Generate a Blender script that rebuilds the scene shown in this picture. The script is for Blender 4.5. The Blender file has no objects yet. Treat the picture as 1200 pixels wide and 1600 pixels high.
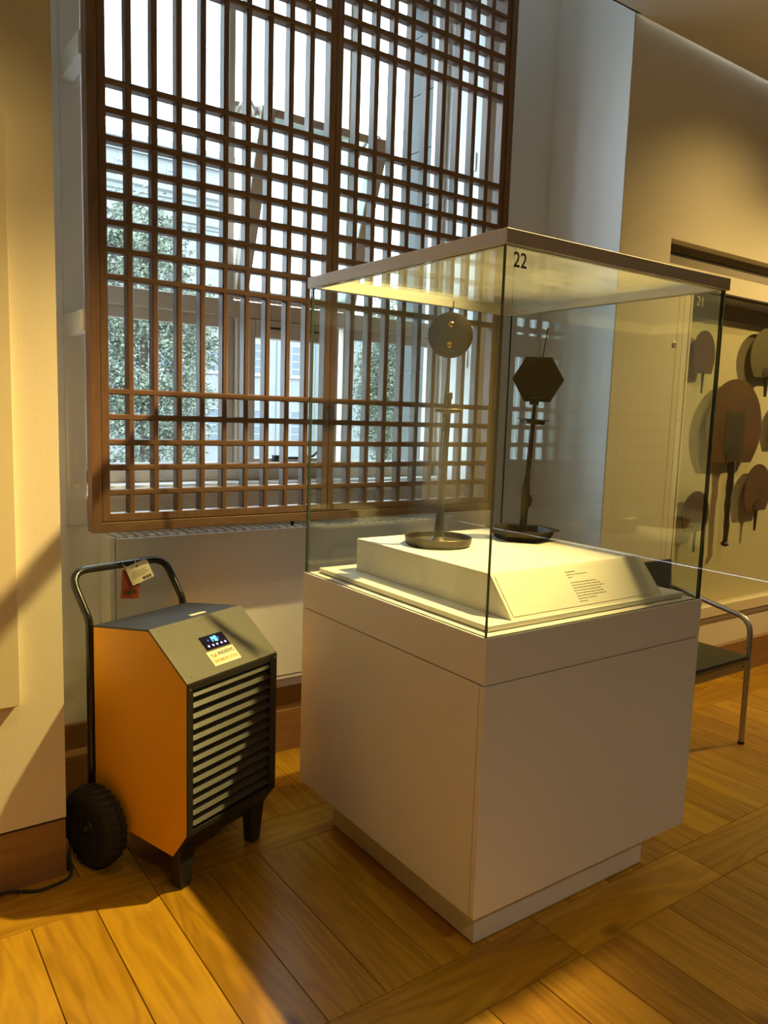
import bpy, bmesh, math, random
from mathutils import Vector, Matrix
rnd = random.Random(7)
S = bpy.context.scene
COL = S.collection
PI = math.pi

# ------------------------------------------------------------------ camera
cam = bpy.data.cameras.new('camera')
cam_o = bpy.data.objects.new('camera', cam); COL.objects.link(cam_o)
R_ = Vector((0.81627346, -0.57678066, 0.03196416)); U_ = Vector((0.04519491, 0.11892877, 0.99187367))
W_ = Vector((0.57589501, 0.80819553, -0.12314595))
cam_o.matrix_world = Matrix(((R_.x, U_.x, -W_.x, 0), (R_.y, U_.y, -W_.y, 0), (R_.z, U_.z, -W_.z, 1.55), (0, 0, 0, 1)))
cam.sensor_fit = 'VERTICAL'; cam.sensor_height = 24.0
cam.lens = 24.0 * 1206.34 / 1600.0
cam.clip_start = 0.02; cam.clip_end = 400
S.camera = cam_o

# ------------------------------------------------------------------ sky, exposure, render quality
w = bpy.data.worlds.new('World'); S.world = w; w.use_nodes = True
bg = w.node_tree.nodes['Background']
bg.inputs[0].default_value = (0.78, 0.90, 1.0, 1); bg.inputs[1].default_value = 9.5
S.view_settings.view_transform = 'Standard'; S.view_settings.look = 'None'
S.view_settings.exposure = 0.0; S.view_settings.gamma = 1.0; S.view_settings.use_curve_mapping = False
cy = S.cycles
cy.use_denoising = True
cy.max_bounces = 10; cy.diffuse_bounces = 5; cy.glossy_bounces = 4; cy.transparent_max_bounces = 40
cy.sample_clamp_indirect = 4.0; cy.caustics_reflective = False; cy.caustics_refractive = False

LAMP = (1.0, 0.69, 0.24)

# ------------------------------------------------------------------ materials
def nt(name):
    m = bpy.data.materials.new(name); m.use_nodes = True
    return m, m.node_tree, m.node_tree.nodes['Principled BSDF']
def ramp(t, stops):
    r = t.nodes.new('ShaderNodeValToRGB'); e = r.color_ramp.elements
    e[0].position, e[0].color = stops[0][0], (*stops[0][1], 1)
    e[1].position, e[1].color = stops[-1][0], (*stops[-1][1], 1)
    for p, c in stops[1:-1]:
        x = e.new(p); x.color = (*c, 1)
    return r
def paint(name, col, rough=0.5, metal=0.0, var=0.06, scale=6.0, bump=0.0, bscale=120.0, spec=0.5):
    m, t, b = nt(name); L = t.links
    tc = t.nodes.new('ShaderNodeTexCoord')
    n = t.nodes.new('ShaderNodeTexNoise'); n.inputs['Scale'].default_value = scale; n.inputs['Detail'].default_value = 5
    L.new(tc.outputs['Object'], n.inputs['Vector'])
    r = ramp(t, [(0.3, tuple(c * (1 - var) for c in col)), (0.7, tuple(min(1, c * (1 + var)) for c in col))])
    L.new(n.outputs[0], r.inputs[0]); L.new(r.outputs[0], b.inputs['Base Color'])
    b.inputs['Roughness'].default_value = rough; b.inputs['Metallic'].default_value = metal
    b.inputs['Specular IOR Level'].default_value = spec
    if bump:
        n2 = t.nodes.new('ShaderNodeTexNoise'); n2.inputs['Scale'].default_value = bscale; n2.inputs['Detail'].default_value = 3
        L.new(tc.outputs['Object'], n2.inputs['Vector'])
        bp = t.nodes.new('ShaderNodeBump'); bp.inputs['Strength'].default_value = bump; bp.inputs['Distance'].default_value = 0.002
        L.new(n2.outputs[0], bp.inputs['Height']); L.new(bp.outputs[0], b.inputs['Normal'])
    return m
def wood(name, dark, light, axis, rough=0.4, scale=1.0, rand=False, bump=0.15):
    m, t, b = nt(name); L = t.links
    tc = t.nodes.new('ShaderNodeTexCoord'); src = tc.outputs['Object']
    oi = t.nodes.new('ShaderNodeObjectInfo')
    if rand:
        mu = t.nodes.new('ShaderNodeMath'); mu.operation = 'MULTIPLY'; mu.inputs[1].default_value = 37.0
        L.new(oi.outputs['Random'], mu.inputs[0])
        va = t.nodes.new('ShaderNodeVectorMath'); va.operation = 'ADD'
        L.new(src, va.inputs[0]); L.new(mu.outputs[0], va.inputs[1]); src = va.outputs[0]
    mp = t.nodes.new('ShaderNodeMapping')
    sc = [7.0 * scale] * 3; sc[axis] = 0.7 * scale
    mp.inputs['Scale'].default_value = sc; L.new(src, mp.inputs['Vector'])
    n1 = t.nodes.new('ShaderNodeTexNoise'); n1.inputs['Scale'].default_value = 1.1; n1.inputs['Detail'].default_value = 3; n1.inputs['Distortion'].default_value = 0.6
    L.new(mp.outputs[0], n1.inputs['Vector'])
    # growth rings: repeat the slow noise
    mr = t.nodes.new('ShaderNodeMath'); mr.operation = 'MULTIPLY'; mr.inputs[1].default_value = 46.0
    L.new(n1.outputs[0], mr.inputs[0])
    sn = t.nodes.new('ShaderNodeMath'); sn.operation = 'SINE'; L.new(mr.outputs[0], sn.inputs[0])
    s2 = t.nodes.new('ShaderNodeMath'); s2.operation = 'MULTIPLY_ADD'; s2.inputs[1].default_value = 0.09; s2.inputs[2].default_value = 0.5
    L.new(sn.outputs[0], s2.inputs[0])
    n2 = t.nodes.new('ShaderNodeTexNoise'); n2.inputs['Scale'].default_value = 9.0; n2.inputs['Detail'].default_value = 6
    L.new(mp.outputs[0], n2.inputs['Vector'])
    mx = t.nodes.new('ShaderNodeMath'); mx.operation = 'MULTIPLY_ADD'; mx.inputs[1].default_value = 0.36
    L.new(n2.outputs[0], mx.inputs[0])
    ad = t.nodes.new('ShaderNodeMath'); ad.operation = 'SUBTRACT'; ad.inputs[1].default_value = 0.18
    L.new(s2.outputs[0], ad.inputs[0]); L.new(ad.outputs[0], mx.inputs[2])
    fac = mx.outputs[0]
    if rand:
        a2 = t.nodes.new('ShaderNodeMath'); a2.operation = 'MULTIPLY_ADD'; a2.inputs[1].default_value = 0.30; a2.inputs[2].default_value = -0.15
        L.new(oi.outputs['Random'], a2.inputs[0])
        a3 = t.nodes.new('ShaderNodeMath'); a3.operation = 'ADD'; L.new(a2.outputs[0], a3.inputs[0]); L.new(fac, a3.inputs[1]); fac = a3.outputs[0]
    r = ramp(t, [(0.22, dark), (0.5, tuple((a + c) / 2 for a, c in zip(dark, light))), (0.78, light)])
    L.new(fac, r.inputs[0]); out = r.outputs[0]
    if rand:   # knots
        n3 = t.nodes.new('ShaderNodeTexVoronoi'); n3.inputs['Scale'].default_value = 1.0; n3.inputs['Randomness'].default_value = 1.0
        mk = t.nodes.new('ShaderNodeMapping'); ks = [3.2] * 3; ks[axis] = 1.5; mk.inputs['Scale'].default_value = ks
        L.new(src, mk.inputs['Vector']); L.new(mk.outputs[0], n3.inputs['Vector'])
        kr = ramp(t, [(0.03, (0.25, 0.2, 0.18)), (0.10, (1, 1, 1))]); L.new(n3.outputs['Distance'], kr.inputs[0])
        mm = t.nodes.new('ShaderNodeMix'); mm.data_type = 'RGBA'; mm.blend_type = 'MULTIPLY'; mm.inputs[0].default_value = 0.8
        L.new(out, mm.inputs[6]); L.new(kr.outputs[0], mm.inputs[7]); out = mm.outputs[2]
    L.new(out, b.inputs['Base Color'])
    rr = t.nodes.new('ShaderNodeMapRange'); rr.inputs[3].default_value = rough - 0.07; rr.inputs[4].default_value = rough + 0.1
    L.new(n2.outputs[0], rr.inputs[0]); L.new(rr.outputs[0], b.inputs['Roughness'])
    bp = t.nodes.new('ShaderNodeBump'); bp.inputs['Strength'].default_value = bump; bp.inputs['Distance'].default_value = 0.001
    L.new(n2.outputs[0], bp.inputs['Height']); L.new(bp.outputs[0], b.inputs['Normal'])
    return m
def glass(name, tint=(0.95, 0.98, 0.96), refl=0.04, dust=0.0, dustcol=(0.9, 0.88, 0.8)):
    m = bpy.data.materials.new(name); m.use_nodes = True; t = m.node_tree; L = t.links
    t.nodes.clear(); out = t.nodes.new('ShaderNodeOutputMaterial')
    tr = t.nodes.new('ShaderNodeBsdfTransparent'); tr.inputs[0].default_value = (*tint, 1)
    gl = t.nodes.new('ShaderNodeBsdfGlossy'); gl.inputs['Roughness'].default_value = 0.0; gl.inputs[0].default_value = (0.95, 1, 0.97, 1)
    lw = t.nodes.new('ShaderNodeLayerWeight'); lw.inputs[0].default_value = 0.5
    pw = t.nodes.new('ShaderNodeMath'); pw.operation = 'POWER'; pw.inputs[1].default_value = 5.0; L.new(lw.outputs['Facing'], pw.inputs[0])
    ma = t.nodes.new('ShaderNodeMath'); ma.operation = 'MULTIPLY_ADD'; ma.inputs[1].default_value = 0.9; ma.inputs[2].default_value = refl
    L.new(pw.outputs[0], ma.inputs[0])
    mx = t.nodes.new('ShaderNodeMixShader'); L.new(ma.outputs[0], mx.inputs[0]); L.new(tr.outputs[0], mx.inputs[1]); L.new(gl.outputs[0], mx.inputs[2])
    last = mx
    if dust:
        df = t.nodes.new('ShaderNodeBsdfDiffuse'); df.inputs[0].default_value = (*dustcol, 1)
        tl = t.nodes.new('ShaderNodeBsdfTranslucent'); tl.inputs[0].default_value = (*dustcol, 1)
        ds = t.nodes.new('ShaderNodeMixShader'); ds.inputs[0].default_value = 0.5; L.new(df.outputs[0], ds.inputs[1]); L.new(tl.outputs[0], ds.inputs[2])
        tc = t.nodes.new('ShaderNodeTexCoord'); mp = t.nodes.new('ShaderNodeMapping'); mp.inputs['Scale'].default_value = (3, 14, 3)
        L.new(tc.outputs['Object'], mp.inputs[0])
        n = t.nodes.new('ShaderNodeTexNoise'); n.inputs['Scale'].default_value = 2.2; n.inputs['Detail'].default_value = 6; L.new(mp.outputs[0], n.inputs[0])
        mr = t.nodes.new('ShaderNodeMapRange'); mr.inputs[1].default_value = 0.3; mr.inputs[2].default_value = 0.75; mr.inputs[3].default_value = dust * 0.45; mr.inputs[4].default_value = dust * 1.5
        L.new(n.outputs[0], mr.inputs[0])
        m2 = t.nodes.new('ShaderNodeMixShader'); L.new(mr.outputs[0], m2.inputs[0]); L.new(mx.outputs[0], m2.inputs[1]); L.new(ds.outputs[0], m2.inputs[2]); last = m2
    L.new(last.outputs[0], out.inputs[0])
    return m
def emit(name, col, strength):
    m, t, b = nt(name)
    b.inputs['Base Color'].default_value = (*col, 1); b.inputs['Emission Color'].default_value = (*col, 1); b.inputs['Emission Strength'].default_value = strength
    return m

MT = {}
MT['wall'] = paint('cream_wall_paint', (0.80, 0.73, 0.58), 0.75, var=0.015, scale=2, bump=0.25, bscale=260, spec=0.25)
MT['baywall'] = paint('white_bay_paint', (0.80, 0.80, 0.81), 0.7, var=0.02, scale=2, bump=0.1, bscale=180, spec=0.3)
MT['ceiling'] = paint('ceiling_paint', (0.88, 0.84, 0.76), 0.85, var=0.01, spec=0.2)
MT['trimwhite'] = paint('white_gloss_trim', (0.72, 0.72, 0.70), 0.45, var=0.02)
MT['radiator'] = paint('grey_white_enamel', (0.78, 0.78, 0.77), 0.42, var=0.02)
MT['plank'] = wood('oak_floor', (0.30, 0.140, 0.008), (0.64, 0.345, 0.022), 1, rough=0.30, rand=True, bump=0.12)
MT['subfloor'] = paint('floor_joint', (0.06, 0.03, 0.012), 0.7)
MT['skirt'] = wood('oak_skirting', (0.22, 0.105, 0.035), (0.36, 0.19, 0.07), 0, rough=0.4)
MT['lat_v'] = wood('lattice_wood_v', (0.105, 0.056, 0.034), (0.182, 0.098, 0.059), 2, rough=0.45, scale=2)
MT['lat_h'] = wood('lattice_wood_h', (0.105, 0.056, 0.034), (0.182, 0.098, 0.059), 0, rough=0.45, scale=2)
MT['winframe'] = paint('beige_window_paint', (0.62, 0.56, 0.46), 0.5, var=0.03)
MT['case'] = paint('white_case_lacquer', (0.82, 0.79, 0.74), 0.42, var=0.012, scale=1.5, bump=0.05, bscale=300)
MT['plinthw'] = paint('display_block_lacquer', (0.83, 0.80, 0.70), 0.45, var=0.01)
MT['cglass'] = glass('case_glass', (0.965, 0.985, 0.975), 0.035)
MT['cedge'] = paint('glass_edge_green', (0.045, 0.07, 0.05), 0.12)
MT['lidglass'] = glass('lid_glass', (0.93, 0.96, 0.93), 0.05, dust=0.05)
MT['wglass'] = glass('window_glass', (0.93, 0.98, 0.985), 0.03)
MT['hglass'] = glass('tinted_hopper_glass', (0.82, 0.95, 0.96), 0.05)
MT['wallglass'] = glass('showcase_glass', (0.95, 0.97, 0.93), 0.04)
MT['bronze'] = paint('dark_bronze', (0.055, 0.040, 0.020), 0.45, metal=0.55, var=0.25, scale=14, bump=0.2, bscale=60)
MT['brass'] = paint('worn_brass', (0.55, 0.38, 0.13), 0.22, metal=1.0, var=0.15, scale=20)
MT['orange'] = paint('orange_powder_coat', (0.95, 0.45, 0.001), 0.42, var=0.03, bump=0.12, bscale=420)
MT['black'] = paint('black_powder_coat', (0.020, 0.019, 0.017), 0.45, var=0.15, bump=0.2, bscale=420)
MT['grey_hammer'] = paint('charcoal_speckled_coat', (0.092, 0.083, 0.058), 0.55, metal=0.1, var=0.22, scale=240, bump=0.35, bscale=380)
MT['louvre'] = paint('dark_grey_louvre', (0.055, 0.053, 0.046), 0.38, metal=0.3, var=0.1, scale=60)
MT['tube'] = paint('black_gloss_tube', (0.012, 0.011, 0.010), 0.18)
MT['rubber'] = paint('black_rubber', (0.022, 0.021, 0.020), 0.75, var=0.2, scale=30)
MT['steel'] = paint('zinc_steel', (0.6, 0.58, 0.52), 0.3, metal=1.0)
MT['alu'] = paint('satin_aluminium', (0.50, 0.47, 0.42), 0.32, metal=0.9, var=0.05)
MT['leather'] = paint('black_leather', (0.022, 0.020, 0.016), 0.28, var=0.2, scale=25, bump=0.2, bscale=70)
MT['paper'] = paint('cream_card', (0.80, 0.74, 0.58), 0.7)
MT['red'] = paint('red_card', (0.26, 0.045, 0.016), 0.6)
MT['ink'] = paint('dark_ink', (0.03, 0.03, 0.03), 0.6)
MT['greyink'] = paint('grey_ink', (0.16, 0.16, 0.15), 0.6)
MT['paleink'] = paint('pale_ink', (0.36, 0.32, 0.24), 0.6)
MT['oink'] = paint('orange_ink', (0.80, 0.28, 0.01), 0.6)
MT['string'] = paint('white_string', (0.7, 0.68, 0.6), 0.8)
MT['panelblk'] = paint('display_black_gloss', (0.006, 0.005, 0.02), 0.1)
MT['ledblue'] = emit('blue_led', (0.02, 0.06, 1.0), 3.0)
MT['ledcyan'] = emit('cyan_led', (0.10, 0.65, 1.0), 5.0)
MT['icon'] = emit('icon_led', (0.35, 0.35, 0.9), 0.9)
MT['fan_red'] = paint('lacquer_red_brown', (0.11, 0.034, 0.020), 0.35, var=0.15, scale=10)
MT['fan_brown'] = paint('brown_paper', (0.125, 0.052, 0.014), 0.5, var=0.25, scale=5)
MT['fan_olive'] = paint('olive_paper', (0.12, 0.09, 0.03), 0.5, var=0.15, scale=30)
MT['fan_patch'] = paint('dark_patch_paper', (0.055, 0.040, 0.019), 0.5, var=0.2)
MT['darkwood'] = paint('dark_handle_wood', (0.045, 0.028, 0.014), 0.45, var=0.25, scale=20)
MT['board_line'] = paint('seam_line', (0.50, 0.42, 0.28), 0.8)
MT['board'] = paint('cream_case_board', (0.76, 0.66, 0.46), 0.8, var=0.012, spec=0.2)
MT['header'] = paint('taupe_header', (0.30, 0.235, 0.15), 0.6)
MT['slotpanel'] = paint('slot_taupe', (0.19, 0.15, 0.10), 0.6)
MT['slotdark'] = paint('slot_black', (0.012, 0.010, 0.008), 0.8)
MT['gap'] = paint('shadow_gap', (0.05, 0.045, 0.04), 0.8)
MT['graphic'] = paint('graphic_panel_paint', (0.76, 0.67, 0.46), 0.6, var=0.01)
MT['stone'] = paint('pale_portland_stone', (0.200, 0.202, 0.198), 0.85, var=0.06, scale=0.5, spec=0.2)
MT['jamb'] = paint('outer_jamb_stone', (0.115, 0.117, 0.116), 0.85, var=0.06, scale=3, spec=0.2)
MT['pane_far'] = paint('far_window_pane', (0.075, 0.095, 0.11), 0.25)
MT['mullion_far'] = paint('far_window_bar', (0.28, 0.285, 0.285), 0.5)
MT['leaf'] = paint('leaf_green', (0.12, 0.138, 0.095), 0.6, var=0.5, scale=1.2)
MT['bark'] = paint('bark', (0.08, 0.06, 0.045), 0.9, var=0.3)
MT['street'] = paint('street_ground', (0.11, 0.11, 0.11), 0.9)
MT['lampbody'] = paint('white_lamp_can', (0.75, 0.75, 0.73), 0.4)
MT['lampface'] = emit('lamp_lens', LAMP, 25.0)

# ------------------------------------------------------------------ mesh helpers
class MB:
    def __init__(s): s.v = []; s.f = []; s.mi = []
    def add(s, vs, fs, mi=0):
        o = len(s.v); s.v += [tuple(p) for p in vs]; s.f += [tuple(o + i for i in f) for f in fs]; s.mi += [mi] * len(fs); return s
    def box(s, x0, x1, y0, y1, z0, z1, mi=0):
        v = [(x0, y0, z0), (x1, y0, z0), (x1, y1, z0), (x0, y1, z0), (x0, y0, z1), (x1, y0, z1), (x1, y1, z1), (x0, y1, z1)]
        return s.add(v, [(0, 3, 2, 1), (4, 5, 6, 7), (0, 1, 5, 4), (1, 2, 6, 5), (2, 3, 7, 6), (3, 0, 4, 7)], mi)
    def prism(s, poly, axis, a, b, mi=0):
        """poly: 2d outline; axis 0: (y,z) along x; 1: (x,z) along y; 2: (x,y) along z"""
        def P(p, h): return ((h, p[0], p[1]), (p[0], h, p[1]), (p[0], p[1], h))[axis]
        n = len(poly); v = [P(p, a) for p in poly] + [P(p, b) for p in poly]
        f = [tuple(range(n))[::-1], tuple(range(n, 2 * n))] + [(i, (i + 1) % n, n + (i + 1) % n, n + i) for i in range(n)]
        return s.add(v, f, mi)
    def lathe(s, prof, c=(0, 0, 0), n=32, mi=0, axis=2):
        o = len(s.v); m = len(prof)
        for r, z in prof:
            for k in range(n):
                a = 2 * PI * k / n; p = (r * math.cos(a), r * math.sin(a), z)
                if axis == 0: p = (z, p[0], p[1])
                if axis == 1: p = (p[0], z, p[1])
                s.v.append((c[0] + p[0], c[1] + p[1], c[2] + p[2]))
        for i in range(m - 1):
            for k in range(n):
                s.f.append((o + i * n + k, o + i * n + (k + 1) % n, o + (i + 1) * n + (k + 1) % n, o + (i + 1) * n + k)); s.mi.append(mi)
        s.f.append(tuple(o + k for k in range(n))[::-1]); s.mi.append(mi)
        s.f.append(tuple(o + (m - 1) * n + k for k in range(n))); s.mi.append(mi)
        return s
    def tube(s, path, r, n=10, mi=0):
        P = [Vector(p) for p in path]; rs = r if isinstance(r, (list, tuple)) else [r] * len(P)
        o = len(s.v); ref = None
        for i, p in enumerate(P):
            t = (P[min(i + 1, len(P) - 1)] - P[max(i - 1, 0)]).normalized()
            if ref is None: ref = Vector((0, 0, 1)) if abs(t.z) < 0.9 else Vector((1, 0, 0))
            a = (ref - t * ref.dot(t)).normalized(); ref = a; b = t.cross(a)
            for k in range(n):
                q = 2 * PI * k / n; s.v.append(tuple(p + (a * math.cos(q) + b * math.sin(q)) * rs[i]))
        for i in range(len(P) - 1):
            for k in range(n):
                s.f.append((o + i * n + k, o + i * n + (k + 1) % n, o + (i + 1) * n + (k + 1) % n, o + (i + 1) * n + k)); s.mi.append(mi)
        s.f.append(tuple(o + k for k in range(n))[::-1]); s.f.append(tuple(o + (len(P) - 1) * n + k for k in range(n))); s.mi += [mi, mi]
        return s
    def xf(s, M):
        s.v = [tuple(M @ Vector(p)) for p in s.v]; return s
    def mesh(s, name, mats, smooth=False):
        me = bpy.data.meshes.new(name); me.from_pydata(s.v, [], s.f)
        for m in (mats if isinstance(mats, (list, tuple)) else [mats]): me.materials.append(m)
        me.polygons.foreach_set('material_index', s.mi)
        bm = bmesh.new(); bm.from_mesh(me); bmesh.ops.recalc_face_normals(bm, faces=bm.faces); bm.to_mesh(me); bm.free()
        if smooth:
            me.polygons.foreach_set('use_smooth', [True] * len(me.polygons))
            try: me.set_sharp_from_angle(angle=math.radians(38))
            except Exception: pass
        me.update(); return me
    def build(s, name, mats, parent=None, smooth=False, bevel=0.0, local=False):
        o = bpy.data.objects.new(name, s.mesh(name, mats, smooth)); COL.objects.link(o)
        if parent is not None: attach(o, parent, local)
        if bevel:
            b = o.modifiers.new('bevel', 'BEVEL'); b.width = bevel; b.segments = 2; b.limit_method = 'ANGLE'; b.angle_limit = math.radians(40)
        return o
WM = {}
def wmat(o): return WM.get(o.name, Matrix.Identity(4))
def attach(o, parent, local=False):
    o.parent = parent
    if not local:
        o.matrix_parent_inverse = wmat(parent).inverted()
    else:
        pass
def empty(name, loc=(0, 0, 0), rz=0):
    o = bpy.data.objects.new(name, None); COL.objects.link(o); o.empty_display_size = 0.1
    o.location = loc; o.rotation_euler = (0, 0, rz)
    WM[o.name] = Matrix.Translation(loc) @ Matrix.Rotation(rz, 4, 'Z')
    return o
def tag(o, label, cat, group=None, kind=None):
    o['label'] = label; o['category'] = cat
    if group: o['group'] = group
    if kind: o['kind'] = kind
    return o
def struct(o, label=None):
    o['kind'] = 'structure'
    if label: o['label'] = label
    return o
def thing(name, label, cat, loc=(0, 0, 0), rz=0, group=None):
    return tag(empty(name, loc, rz), label, cat, group)
def frame_m(o, right, up):
    r = Vector(right).normalized(); u = Vector(up).normalized(); n = r.cross(u)
    return Matrix(((r.x, u.x, n.x, o[0]), (r.y, u.y, n.y, o[1]), (r.z, u.z, n.z, o[2]), (0, 0, 0, 1)))
def text_obj(name, body, size, M, mat, parent, width=None, local=False, bold=0.0):
    cu = bpy.data.curves.new(name, 'FONT'); cu.body = body; cu.size = size; cu.align_x = 'CENTER'; cu.align_y = 'CENTER'
    cu.extrude = 0.0002; cu.offset = bold; cu.resolution_u = 3
    t = bpy.data.objects.new(name + '_tmp', cu); COL.objects.link(t)
    bpy.context.view_layer.update()
    me = bpy.data.meshes.new_from_object(t.evaluated_get(bpy.context.evaluated_depsgraph_get()))
    bpy.data.objects.remove(t)
    if width:
        xs = [v.co.x for v in me.vertices]; k = width / (max(xs) - min(xs))
        for v in me.vertices: v.co.x *= k
    me.transform(M); me.materials.clear(); me.materials.append(mat); me.name = name
    o = bpy.data.objects.new(name, me); COL.objects.link(o); attach(o, parent, local)
    return o
def pane(mb, x0, x1, y0, y1, z0, z1, thin):
    """glass sheet: faces across axis `thin` get slot 0, the edges slot 1"""
    v = [(x0, y0, z0), (x1, y0, z0), (x1, y1, z0), (x0, y1, z0), (x0, y0, z1), (x1, y0, z1), (x1, y1, z1), (x0, y1, z1)]
    F = [((0, 3, 2, 1), 2), ((4, 5, 6, 7), 2), ((0, 1, 5, 4), 1), ((1, 2, 6, 5), 0), ((2, 3, 7, 6), 1), ((3, 0, 4, 7), 0)]
    for f, ax in F: mb.add([v[i] for i in f], [(0, 1, 2, 3)], 0 if ax == thin else 1)
    return mb

# ------------------------------------------------------------------ lamps of the gallery (ceiling track spots), some of them added fill
CEIL = 3.49
def track_spot(label, pos, aim, watt, size, blend, radius=0.03, col=LAMP, group='ceiling track spotlights'):
    t = thing('track_spotlight', label, 'spotlight', (pos[0], pos[1], CEIL), 0, group)
    d = (Vector(aim) - Vector(pos)).normalized()
    side = d.cross(Vector((0, 0, 1)))
    side = side.normalized() if side.length > 1e-3 else Vector((1, 0, 0))
    M = frame_m(pos, side, side.cross(d) * -1)
    q = Vector(pos)
    can = MB().tube([q - d * 0.17, q - d * 0.155, q - d * 0.02, q - d * 0.012], [0.03, 0.042, 0.042, 0.046], 20).build('lamp_can', MT['lampbody'], t, smooth=True)
    MB().tube([q - d * 0.0121, q - d * 0.0115], 0.036, 20).build('lens', MT['lampface'], t)
    MB().tube([q - d * 0.09, Vector((pos[0] - d.x * 0.09, pos[1] - d.y * 0.09, CEIL))], 0.008, 8).build('stem', MT['lampbody'], t)
    l = bpy.data.lights.new('spot_beam', 'SPOT'); l.energy = watt; l.color = col; l.spot_size = math.radians(size); l.spot_blend = blend; l.shadow_soft_size = radius
    lo = bpy.data.objects.new('spot_beam', l); COL.objects.link(lo)
    lo.matrix_world = Matrix.Translation(q) @ d.to_track_quat('-Z', 'Y').to_matrix().to_4x4()
    lo.parent = t; lo.matrix_parent_inverse = wmat(t).inverted()
    return t
track_spot('ceiling spotlight aimed across the glass display case', (2.63, 1.55, 3.34), (0.66, 2.06, 0.6), 1280, 57, 1.0)
track_spot('added narrow fill spotlight straight above the glass display case', (2.15, 1.72, 3.36), (1.86, 2.0, 1.1), 95, 25, 1.0)  # added lamp, only brightens the block inside the case
track_spot('ceiling spotlight washing the wall above the fan showcase', (3.95, 1.45, 3.36), (4.1, 2.6, 1.5), 55, 105, 1.0)
track_spot('ceiling spotlight washing the far end of the fan showcase', (6.6, 1.1, 3.36), (4.7, 2.7, 1.4), 420, 60, 0.9)
track_spot('ceiling spotlight over the open floor beside the display case', (4.4, 1.50, 3.36), (3.5, 1.2, 0.0), 16, 80, 0.9)
track_spot('added fill spotlight over the floor behind the viewer', (0.6, -1.6, 3.36), (0.9, -1.0, 0.0), 100, 120, 0.8, col=(1.0, 0.82, 0.55))  # added unseen lamp, lifts the general room light
track_spot('added fill spotlight over the gallery centre', (3.2, -1.8, 3.36), (3.0, -1.4, 0.0), 60, 120, 0.8, col=(1.0, 0.82, 0.55))  # added unseen lamp, second source of room fill
track_spot('ceiling spotlight washing the blank panel on the left wall', (0.75, 1.45, 3.36), (-0.25, 2.55, 1.1), 60, 62, 1.0)

# ------------------------------------------------------------------ room shell
YL, YR, YW = 2.545, 2.575, 3.07          # left wall face, right wall face, window wall face
BX0, BX1 = 0.566, 3.222                  # the window bay
def sbox(name, mat, *b): return struct(MB().box(*b).build(name, mat))
fl = struct(MB().box(-3.2, 7.7, -5.2, 3.08, -0.12, -0.004).build('floor', MT['subfloor']), 'polished oak plank floor')
# planks: zones that run towards the window, with single cross boards between
def plank_mesh(wd, ln, name):
    g = 0.0008; a, b = wd / 2 - g, ln / 2 - g; e = 0.0012
    m = MB(); v = [(-a, -b, -0.0035), (a, -b, -0.0035), (a, b, -0.0035), (-a, b, -0.0035), (-a + e, -b + e, 0), (a - e, -b + e, 0), (a - e, b - e, 0), (-a + e, b - e, 0)]
    v[0:4] = [(p[0], p[1], -0.0035) for p in v[0:4]]
    m.add(v, [(4, 5, 6, 7), (0, 1, 5, 4), (1, 2, 6, 5), (2, 3, 7, 6), (3, 0, 4, 7)])
    return m.mesh(name, MT['plank'])
pm = {}
def plank(x0, x1, y0, y1, along):
    wd, ln = ((x1 - x0), (y1 - y0)) if along == 1 else ((y1 - y0), (x1 - x0))
    k = (round(wd, 3), round(ln, 3))
    if k not in pm: pm[k] = plank_mesh(wd, ln, 'plank')
    o = bpy.data.objects.new('plank', pm[k]); COL.objects.link(o); o.parent = fl
    o.location = ((x0 + x1) / 2, (y0 + y1) / 2, 0); o.rotation_euler = (0, 0, 0 if along == 1 else PI / 2)
P0, PW = 0.225, 0.186
xs_mid = [P0 + PW * k for k in range(-3, 33)]
for a, b in zip(xs_mid, xs_mid[1:]):
    plank(a, b, 1.53, 2.32, 1)
    if b > 0.4: plank(a, b, 2.51, 3.06 if BX0 - 0.1 < a < BX1 else 2.57, 1)
xs_f = [-0.34, -0.15, 0.04, 0.225, 0.41, 0.60, 0.785, 0.97, 1.16, 1.345, 1.535, 1.72, 1.91, 2.135, 2.30, 2.457, 2.643, 2.829, 3.015, 3.2, 3.39, 3.575, 3.76, 3.95, 4.13, 4.32, 4.5, 4.69, 4.88, 5.06, 5.25, 5.43, 5.62, 5.8, 5.99, 6.177]
for a, b in zip(xs_f, xs_f[1:]): plank(a, b, 0.55, 1.34, 1)
for (y0, y1), js in (((1.34, 1.53), (-0.34, 0.6, 1.72, 2.457, 3.58, 4.7, 6.177)), ((2.32, 2.51), (-0.34, 0.785, 1.6, 2.64, 3.76, 4.9, 6.177)), ((0.36, 0.55), (-0.34, 0.97, 2.1, 3.2, 4.4, 6.177))):
    for a, b in zip(js, js[1:]): plank(a, b, y0, y1, 0)
# walls
struct(MB().box(-3.2, BX0, YL, 3.66, 0.205, 4.1).build('wall_left', MT['wall']), 'cream wall left of the window bay')
wr = MB()
wr.box(BX1, 3.63, YR, 3.66, 0, 4.1).box(3.63, 7.7, YR, 3.2, 2.525, CEIL + 0.1).box(3.63, 7.7, YR, 3.2, 2.30, 2.40).box(3.63, 3.86, YR, 3.2, 0, 2.30).box(3.86, 7.7, YR, 3.2, 0, 0.375)
wr.box(3.63, 7.7, 2.66, 3.2, 2.40, 2.525)
struct(wr.build('wall_right', MT['wall']), 'cream wall with the built-in fan showcase')
WO = (0.78, 2.71, 1.205, 3.78)       # window opening x0,x1,z0,z1
ww = MB().box(BX0, WO[0], YW, 3.66, 0, 4.1).box(WO[1], BX1, YW, 3.66, 0, 4.1).box(WO[0], WO[1], YW, 3.66, 0, WO[2]).box(WO[0], WO[1], YW, 3.66, WO[3], 4.1)
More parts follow.
